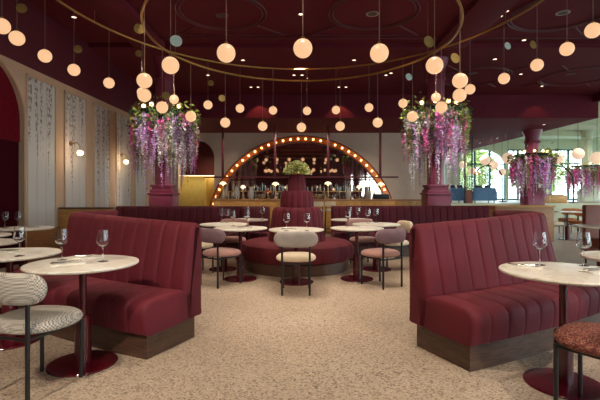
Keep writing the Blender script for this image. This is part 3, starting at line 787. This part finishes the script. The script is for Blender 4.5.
banquette('straight_banquette', [(-3.85, 8.87), (-.63, 8.87)], 'long dark maroon fluted banquette in the back row, left of the round sofa', lambda u: .975, m=velvet2, chan=.15, seatd=.46)

# round tiered sofa
def round_sofa(x, y):
    t = empty('round_sofa', (x, y, 0), 0, 'round tiered maroon sofa with flowers on top in the middle of the room', 'sofa')
    MB().lathe([(0, 0), (.86, 0), (.86, .18), (0, .18)], n=64).build('plinth', plinth_m, t)
    def fl(n, amp):
        def f(a, r, z):
            ph = (a * n / (2 * pi)) % 1; return amp * (1 - (2 * ph - 1) ** 2) - amp
        return f
    MB().lathe([(0, .17), (.88, .17), (.92, .2), (.94, .28), (.945, .36), (.92, .42), (.86, .45), (.7, .46), (.4, .46), (0, .46)], n=192, rfun=lambda a, r, z: (fl(16, .02)(a, r, z) if r > .8 else 0)).build('seat', velvet, t)
    MB().lathe([(0, .4), (.49, .42), (.47, .55), (.45, .7), (.43, .85), (.415, .95), (.39, 1.0), (.35, 1.02), (0, 1.02)], n=256, rfun=lambda a, r, z: (fl(20, .018)(a, r, z) if r > .3 else 0)).build('backrest', velvet, t)
    MB().lathe([(0, 1.0), (.285, 1.0), (.285, 1.1), (.275, 1.2), (.26, 1.265), (.23, 1.29), (0, 1.29)], n=192, rfun=lambda a, r, z: (fl(16, .014)(a, r, z) if r > .2 else 0)).build('middle_tier', velvet, t)
    MB().lathe([(0, 1.28), (.165, 1.28), (.155, 1.38), (.14, 1.48), (.12, 1.55), (.1, 1.57), (0, 1.57)], n=128, rfun=lambda a, r, z: (fl(12, .01)(a, r, z) if r > .09 else 0)).build('top_tier', velvet, t)
round_sofa(-.05, 7.25)
t = empty('flower_dome', (-.05, 7.25, 1.571), 0, 'domed arrangement of green and cream flowers on top of the round sofa', 'flowers')
MB().lathe([(0, 0), (.06, 0), (.08, .05), (.07, .05), (0, .02)], n=16).build('bowl', brass_m, t)
for m, n, rr in ((leaf_m, 700, .22), (creamp_m, 1100, .25)):
    mb = MB()
    for i in range(n):
        a = R.uniform(0, 2 * pi); el = R.uniform(-.1, pi / 2); r = rr * R.uniform(.5, 1)
        d = Vector((cos(a) * cos(el), sin(a) * cos(el), sin(el) * .85)); mb.leaf(d * r * .9 + Vector((0, 0, .02)), d + Vector((0, 0, -.3)), (.05 if m is leaf_m else .032), .014)
    mb.build('foliage' if m is leaf_m else 'blossoms', m, t, smooth=False)

# ---------------------------------------------------------------- tables
TR = .39
t0 = empty('bistro_table', (0, 0, 0), 0, 'x', 'table')
MB().lathe([(0, .725), (TR - .02, .725), (TR - .004, .732), (TR, .74), (TR - .003, .748), (TR - .01, .75), (0, .75)], n=72).build('tabletop', marble_m, t0)
MB().tube([(0, 0, .34), (0, 0, .725)], .026, 20).build('pole', gloss_m, t0)
MB().lathe([(0, .36), (.045, .36), (.056, .35), (.058, .02), (0, .02)], n=24).build('sleeve', gloss_m, t0)
MB().lathe([(0, 0), (.238, 0), (.24, .008), (.236, .014), (.08, .02), (0, .02)], n=48).build('base', gloss_m, t0)
MB().disc((0, 0, .72), .09, .01, n=20).build('mounting_plate', black_m, t0)
TABLES = dict(
    FL=(-1.605, 3.18, 'round marble table at the front left, with two wine glasses and cutlery'),
    FR=(1.74, 2.84, 'round marble table at the front right, in front of the curved banquette'),
    L2=(-2.47, 3.66, 'round marble table at the left edge, just behind the houndstooth chair'),
    L3=(-3.35, 4.45, 'round marble table at the left edge, third from the front'),
    L4=(-3.95, 5.2, 'round marble table at the left edge, fourth from the front'),
    L5=(-4.02, 6.25, 'furthest round marble table in front of the dark left arch'),
    C=(-.05, 6.05, 'round marble table directly in front of the tiered sofa'),
    CL=(-.87, 6.28, 'round marble table left of the tiered sofa, nearest the camera there'),
    CR=(.83, 6.28, 'round marble table right of the tiered sofa beside the mauve chair'),
    BL=(-1.25, 7.05, 'middle one of the three round marble tables left of the tiered sofa'),
    BR=(1.25, 7.05, 'middle one of the three round marble tables right of the tiered sofa'),
    DL=(-1.0, 8.2, 'round marble table against the back row banquette, left of the sofa'),
    DR=(.98, 8.2, 'round marble table against the back row banquette, right of the sofa'),
    R2=(2.7, 3.44, 'round marble table cut by the right edge behind the front one'),
    R3=(4.62, 6.6, 'round table at the right edge in front of the rust chair'),
    R4=(7.15, 11.5, 'small distant round table right of the curved banquette'))
used = False
for k, (x, y, lab) in TABLES.items():
    place(t0, used, (x, y, 0), R.uniform(0, 6), lab); used = True

# ---------------------------------------------------------------- chairs
def make_chair(seat_mat, back_mat, label):
    t = empty('dining_chair', (0, 0, 0), 0, label, 'chair')
    rows = []
    prof = [(0, .40), (.7, .40), (.9, .405), (.98, .418), (1.0, .435), (.97, .455), (.88, .472), (.7, .484), (.4, .49), (0, .492)]
    mb = MB(); rings = []
    for (r, z) in prof[1:-1]:
        ring = []
        for k in range(48):
            a = 2 * pi * k / 48; ca, sa = cos(a), sin(a)
            e = 2 / 2.5
            x = .255 * abs(ca) ** e * (1 if ca > 0 else -1); y = .24 * abs(sa) ** e * (1 if sa > 0 else -1)
            ring.append(Vector((x * r * (1 - .06 * (y < 0) * abs(y) / .24), y * r, z)))
        rings.append(ring)
    V = mb.grid(rings, closev=True); mb.bm.faces.new(V[0][::-1]); mb.bm.faces.new(V[-1])
    mb.build('seat', seat_mat, t)
    # backrest: curved capsule
    mb = MB(); rings = []; n = 36
    for i in range(n + 1):
        u = -cos(pi * i / n); a = u * .62; Rr = .46
        c = Vector((Rr * sin(a), -.25 + Rr * (1 - cos(a)) * .85, .69)); d = Vector((cos(a), sin(a), 0)); nn = Vector((-sin(a), cos(a), 0))
        e = (1 - min(1, abs(u)) ** 6) ** .5
        hh, tt = .098 * max(e, .03), .04 * max(e, .03) ** .7
        rings.append([c + nn * tt * cos(2 * pi * k / 20) + Vector((0, 0, hh * abs(sin(2 * pi * k / 20)) ** .8 * (1 if sin(2 * pi * k / 20) > 0 else -1))) for k in range(20)])
    V = mb.grid(rings, closev=True); mb.bm.faces.new(V[0]); mb.bm.faces.new(V[-1][::-1]); mb.build('backrest', back_mat, t)
    for sx in (-1, 1):
        MB().tube([(sx * .17, -.225, 0), (sx * .17, -.225, .63)], .0135, 10).build('leg', black_m, t)
        MB().tube([(sx * .17, .19, 0), (sx * .17, .19, .40)], .0135, 10).build('leg', black_m, t)
    MB().tube([(.17, -.225, .385), (.17, .19, .385), (-.17, .19, .385), (-.17, -.225, .385)], .011, 8, close=True).build('seat_frame', black_m, t)
    return t
def chair_at(x, y, face, sm, bm_, label):
    # face: point the chair looks at
    a = math.atan2(face[1] - y, face[0] - x) - pi / 2
    key = (sm.name, bm_.name)
    if key not in CH: CH[key] = make_chair(sm, bm_, label); u = False
    else: u = True
    return place(CH[key], u, (x, y, 0), a, label, group=None)
CH = {}
chair_at(-1.72, 2.82, (-1.58, 3.3), hound_m, hound_m, 'black and cream houndstooth chair with black legs at the front left')
chair_at(1.72, 2.42, (1.12, 3.22), leopard_m, leopard_m, 'speckled brown chair at the front right table, cut by the frame')
chair_at(-.05, 5.5, (-.05, 6.1), cream_m, grey_m, 'cream chair with pale grey back facing the round sofa, in the middle')
chair_at(-1.08, 5.93, (-.8, 6.3), pink_m, mauve_m, 'mauve backed chair with pink seat beside the left curved banquette end')
chair_at(1.1, 5.87, (.83, 6.28), pink_m, mauve_m, 'mauve backed chair with pink seat right of the round sofa')
chair_at(1.55, 7.12, (1.0, 7.0), cream_m, cream_m, 'cream chair seen from the side behind the right curved banquette')
chair_at(-1.2, 7.52, (-1.25, 7.0), pink_m, pink_m, 'pink chair tucked between the left back tables, facing the camera')
chair_at(1.12, 7.5, (1.25, 7.0), pink_m, pink_m, 'pink chair tucked between the right back tables, facing the camera')
chair_at(-1.62, 6.75, (-1.25, 7.05), cream_m, pink_m, 'cream seated chair mostly hidden behind the left curved banquette end')
chair_at(6.65, 11.35, (7.15, 11.5), cream_m, cream_m, 'cream chair at the small distant table on the right')
chair_at(7.6, 11.7, (7.15, 11.5), orange_m, orange_m, 'orange wooden chair at the small distant table on the right')
chair_at(8.1, 13.0, (8.2, 13.6), orange_m, orange_m, 'orange chair further back beyond the small distant table')
t = empty('high_back_chair', (5.35, 7.5, 0), 0, 'rust leather high backed chair at the right edge behind a table', 'chair')
MB().box((-.3, .1, .2), (.3, .22, 1.04), .03).build('backrest', rust_m, t); MB().box((-.3, -.35, .3), (.3, .11, .46), .04).build('seat', rust_m, t)
for sx in (-.25, .25):
    for sy in (-.3, .17): MB().tube([(sx, sy, 0), (sx, sy, .32)], .015, 8).build('leg', black_m, t)

# ---------------------------------------------------------------- table ware
wg = empty('wine_glass', (0, 0, 0), 0, 'x', 'wine glass')
MB().lathe([(.003, .1), (.012, .106), (.034, .128), (.0455, .142), (.046, .152), (.041, .19), (.036, .236), (.035, .236), (.0398, .19), (.0447, .152), (.0443, .143), (.033, .1295), (.011, .1085), (0, .106)], n=32).build('bowl', glass_m, wg)
MB().lathe([(.006, .004), (.0035, .012), (.0032, .08), (.004, .101)], n=12).build('stem', glass_m, wg)
MB().lathe([(0, 0), (.036, 0), (.037, .0012), (.006, .005), (0, .005)], n=28).build('foot', glass_m, wg)
used = False
for tk, px, py, lab in (('FR', 540, 265, 'wine glass on the front right table, nearest its left side'), ('FR', 586, 265, 'wine glass on the front right table, nearer the picture edge'),
    ('FL', 103, 261.5, 'wine glass on the front left table, right of the cutlery'), ('FL', 62, 260, 'wine glass on the far left rim of the front left table'),
    ('L2', 19.5, 256, 'wine glass on the left edge table behind the houndstooth chair'), ('L5', 5, 228, 'leftmost wine glass in front of the dark left arch'), ('L5', 18, 228, 'second wine glass in front of the dark left arch'),
    ('CL', 233, 226, 'wine glass on the nearest table left of the round sofa, its left one'), ('CL', 247, 226, 'wine glass on the nearest table left of the round sofa, its right one'),
    ('BL', 221, 222, 'wine glass on the middle left table, its left one'), ('BL', 227, 222.5, 'wine glass on the middle left table, its right one'), ('DL', 262.5, 219.5, 'wine glass on the back left table next to the round sofa'), ('DL', 247, 219, 'wine glass on the left half of the back left table'),
    ('C', 286, 231, 'left wine glass on the table before the round sofa'), ('C', 307.5, 231, 'right wine glass on the table before the round sofa'),
    ('CR', 348, 226, 'wine glass on the nearest table right of the round sofa'), ('DR', 349.5, 219.5, 'wine glass on the back right table, its left one'), ('DR', 358, 219.5, 'wine glass on the back right table, its right one'),
    ('BR', 368, 223, 'wine glass on the middle right table, its left one'), ('BR', 376, 222.5, 'wine glass on the middle right table, its right one')):
    c = Vector((TABLES[tk][0], TABLES[tk][1], .75)); p = P(px, py, .75)
    d = p - c
    if d.length > TR - .06: d = d.normalized() * (TR - .06)
    place(wg, used, c + d + Vector((0, 0, .0008)), R.uniform(0, 6), lab, group='wine glasses on the tables'); used = True
# napkin, knife and fork
def napkin_mesh():
    mb = MB(); n = 14; top = []
    for i in range(n + 1):
        u = i / n; top.append([Vector(((u - .5) * .22, (v / 6 - .5) * .1, .006 + .004 * sin(u * 9 + v) + (.006 if v in (2, 3, 4) else 0))) for v in range(7)])
    mb.grid(top)
    bot = [[Vector((p.x, p.y, 0)) for p in r] for r in top]
    mb.grid(bot)
    bm = mb.bm; bm.verts.ensure_lookup_table()
    m = (n + 1) * 7
    def idx(i, j): return i * 7 + j
    ring = [idx(i, 0) for i in range(n + 1)] + [idx(n, j) for j in range(1, 7)] + [idx(i, 6) for i in range(n - 1, -1, -1)] + [idx(0, j) for j in range(5, 0, -1)]
    for a, b in zip(ring, ring[1:] + ring[:1]): bm.faces.new((bm.verts[a], bm.verts[b], bm.verts[b + m], bm.verts[a + m]))
    return mb.mesh('napkin', white_m)
NM = napkin_mesh()
mb = MB(); mb.tube([(-.11, 0, .004), (-.02, 0, .004)], [.005, .004], 8); mb.box((-.02, -.008, .003), (.1, .008, .005)); KM = mb.mesh('knife', steel_m)
mb = MB(); mb.tube([(-.1, 0, .004), (.02, 0, .004), (.04, 0, .005)], [.004, .003, .003], 8); mb.box((.04, -.011, .003), (.06, .011, .006), .001)
for k in range(4): mb.box((.058, -.0105 + k * .0063, .004), (.095, -.0085 + k * .0063, .006))
FM = mb.mesh('fork', steel_m)
def setting(tk, dx, dy, ang, where):
    x, y = TABLES[tk][0] + dx, TABLES[tk][1] + dy; c, s = cos(ang), sin(ang)
    for nm, me, ox, oy, z in (('napkin', NM, 0, 0, .751), ('knife', KM, 0, -.018, .7655), ('fork', FM, 0, .022, .7655)):
        o = bpy.data.objects.new(nm, me); COL.objects.link(o); o.location = (x + ox * c - oy * s, y + ox * s + oy * c, z); o.rotation_euler.z = ang
        tag(o, ('folded white napkin ' if nm == 'napkin' else 'steel %s lying on the napkin ' % nm) + where, nm, nm + 's laid on the tables')
setting('FL', -.06, -.1, radians(35), 'at the near side of the front left table')
setting('FL', -.06, .2, radians(15), 'at the banquette side of the front left table')
setting('FR', -.2, .12, radians(150), 'at the left side of the front right table')
setting('FR', .2, -.04, radians(20), 'at the right side of the front right table')
setting('L2', -.05, .05, radians(10), 'on the left edge table behind the houndstooth chair')
setting('L3', .1, -.05, radians(30), 'on the third table along the left edge')
setting('L4', .1, -.02, radians(30), 'on the fourth table along the left edge')
setting('L5', .15, -.05, radians(10), 'on the furthest table before the dark arch')
setting('C', -.1, -.12, radians(0), 'on the table before the round sofa')
setting('CL', .08, -.1, radians(0), 'on the nearest table left of the round sofa')
setting('CR', -.05, .1, radians(0), 'on the nearest table right of the round sofa')
setting('R2', -.1, -.05, radians(30), 'on the table cut by the right edge')

# ---------------------------------------------------------------- low partitions and far right room
t = empty('wood_partition', (-4.3, 8.7, 0), 0, 'low golden wood partition beside the left mural wall', 'partition')
MB().box((-.53, -.05, 0), (.5, .05, .93), .005).build('panel', gold_m, t); MB().box((-.55, -.07, .93), (.52, .07, .96), .005).build('cap', plinth_m, t)
t = empty('wood_partition', (5.75, 11, 0), 0, 'brown wooden cabinet behind the right curved banquette', 'partition')
MB().box((-.75, 0, 0), (.75, .5, .88), .01).build('body', wood_m, t); MB().box((-.78, -.03, .88), (.78, .53, .92), .01).build('top', gold_m, t)
def sofa(x, y, w, label):
    t = empty('blue_sofa', (x, y, ZP), 0, label, 'sofa')
    MB().box((-w / 2, -.35, .12), (w / 2, -.2, .72), .04).build('backrest', blue_m, t)
    MB().box((-w / 2, -.2, .12), (w / 2, .4, .42), .04).build('seat', blue_m, t)
    for s in (-1, 1): MB().box((s * w / 2 - .07, -.3, .12), (s * w / 2 + .07, .4, .56), .03).build('arm', blue_m, t)
    for s in (-1, 1):
        for sy in (-.28, .34): MB().tube([(s * (w / 2 - .08), sy, 0), (s * (w / 2 - .08), sy, .13)], .02, 6).build('leg', black_m, t)
    for s in (-1, 1):
        o = MB().box((s * w * .2 - .14, -.19, .43), (s * w * .2 + .14, -.06, .84), .05).build('cushion', mat('slate_fabric', (52, 66, 84), .8) if 'slate_fabric' not in MATS else MATS['slate_fabric'])
        o.location = (x, y, ZP); tag(o, 'dark slate cushion on the %s, %s one' % ('sofa by the column' if x < 8 else 'sofa before the arched window', 'left' if s < 0 else 'right'), 'cushion', 'cushions on the blue sofas')
sofa(7.3, 20.2, .75, 'blue sofa by the far window next to the flowered column, left one')
sofa(8.55, 20.2, 1.05, 'blue sofa standing alone before the arched far window, right one')
t = empty('window_screen', (7.6, 19.4, ZP), 0, 'dark metal screen with a brown base between the two blue sofas', 'screen')
for x in (-.16, .16): MB().box((x - .02, -.03, 0), (x + .02, .03, ZS - ZP)).build('post', black_m, t)
mb = MB()
for z in (.7, 1.2, 1.7, 2.2, 2.7): mb.box((-.16, -.015, z), (.16, .015, z + .02))
mb.build('bar', black_m, t); MB().box((-.13, -.04, 0), (.13, .04, .62), .01).build('panel', rust_m, t)
# planter with small tree
t = empty('planter_box', (11.3, 19.35, ZP + .02), 0, 'long wooden planter on the edge of the raised level by the windows', 'planter')
MB().box((-.58, -.22, 0), (.58, .22, .36), .01).build('box', gold_m, t); MB().box((-.5, -.16, .36), (.5, .16, .39)).build('soil', bark_m, t)
t = empty('potted_fig_tree', (11.0, 19.35, ZP + .411), 0, 'small leafy green tree in a pale pot on the wooden planter', 'tree')
MB().lathe([(0, 0), (.16, 0), (.2, .1), (.19, .14), (.17, .1), (0, .05)], n=20).build('pot', creamp_m, t)
MB().tube([(0, 0, .05), (.03, 0, .5), (-.02, .02, 1.1)], [.03, .025, .015], 8).build('trunk', bark_m, t)
mb = MB()
for i in range(260):
    v = Vector((R.gauss(0, .3), R.gauss(0, .25), R.gauss(1.2, .28))); mb.leaf(v, Vector((R.uniform(-1, 1), R.uniform(-1, 1), R.uniform(-1, .6))), .2, .07)
mb.build('foliage', leaf_m, t, smooth=False)
# lanterns
LM = MB().lathe([(.06 + 0, .3)] + [(.3 * sin(pi * k / 24) * (1 + .015 * (-1) ** k), .3 * cos(pi * k / 24)) for k in range(2, 23)] + [(.06, -.3)], n=28).mesh('shade', lantern_m)
for px, py, Y, s, lab in ((463, 165, 22, .75, 'paper lantern closest to the flowered column right of the bar'), (485, 160, 22, 1.0, 'larger paper lantern before the arched far window'), (494, 165, 22.6, .9, 'paper lantern low before the arched far window, right of the larger one'),
    (508, 158, 20, 1.0, 'paper lantern just left of the lilac flower basket'), (558, 159, 21, .95, 'paper lantern just right of the lilac flower basket'), (578, 154, 19, 1.0, 'bright paper lantern above the planter tree'), (597, 158, 20, 1.1, 'paper lantern at the right picture edge'),
    (472, 171, 24, .8, 'small low paper lantern behind the metal screen'), (502, 172, 24, .8, 'small low paper lantern by the arc lamp')):
    p = PY(px, py, Y); zc = ZS if p.x < XS else ZC
    t = empty('paper_lantern', p, 0, lab, 'lantern')
    o = bpy.data.objects.new('shade', LM); COL.objects.link(o); o.parent = t; o.scale = (s * .85,) * 3
    MB().tube([(0, 0, .3 * s * .85), (0, 0, zc - p.z)], .008, 5).build('cord', black_m, t)
# arc floor lamps
for (x, y, h, sx, lab) in ((10.6, 22.5, 1.9, -1, 'dark arc floor lamp before the arched far window'), (12.9, 20.3, 1.75, -1, 'dark arc lamp with gold shade beside the planter tree')):
    t = empty('arc_floor_lamp', (x, y, ZP), 0, lab, 'floor lamp')
    pts = [(0, 0, .03)] + [(sx * .75 * (1 - cos(k * pi / 14)), 0, h - .75 + .75 * sin(k * pi / 14)) for k in range(0, 12)]
    MB().tube(pts, .035, 8).build('arm', black_m, t); MB().disc((0, 0, .02), .2, .04).build('base', black_m, t)
    e = pts[-1]; MB().lathe([(.02, e[2] - .02), (.16, e[2] - .12), (.2, e[2] - .2), (.19, e[2] - .2), (.02, e[2] - .05)], (e[0], 0, 0), 20).build('lamp_shade', brass_m, t)

# ---------------------------------------------------------------- world, camera, colour management
w = bpy.data.worlds.new('sky'); S.world = w; w.use_nodes = True; nt = w.node_tree
bg = nt.nodes['Background']; bg.inputs['Strength'].default_value = 9
tc = nt.nodes.new('ShaderNodeTexCoord'); sx = nt.nodes.new('ShaderNodeSeparateXYZ'); nt.links.new(tc.outputs['Generated'], sx.inputs[0])
r = nt.nodes.new('ShaderNodeValToRGB'); r.color_ramp.elements[0].position = 0; r.color_ramp.elements[1].position = .6
r.color_ramp.elements[0].color = (.82, .92, .95, 1); r.color_ramp.elements[1].color = (.5, .7, 1, 1)
nt.links.new(sx.outputs['Z'], r.inputs[0]); nt.links.new(r.outputs[0], bg.inputs['Color'])
cam = bpy.data.cameras.new('camera'); co = bpy.data.objects.new('camera', cam); COL.objects.link(co)
co.location = (0, 0, H); co.rotation_euler = (pi / 2, 0, 0); cam.lens = F / 600 * 36; cam.sensor_width = 36; cam.shift_y = -8 / 600; cam.clip_start = .05
S.camera = co
S.view_settings.view_transform = 'Standard'; S.view_settings.look = 'None'; S.view_settings.gamma = 1; S.view_settings.exposure = 0.1
S.view_settings.use_curve_mapping = False
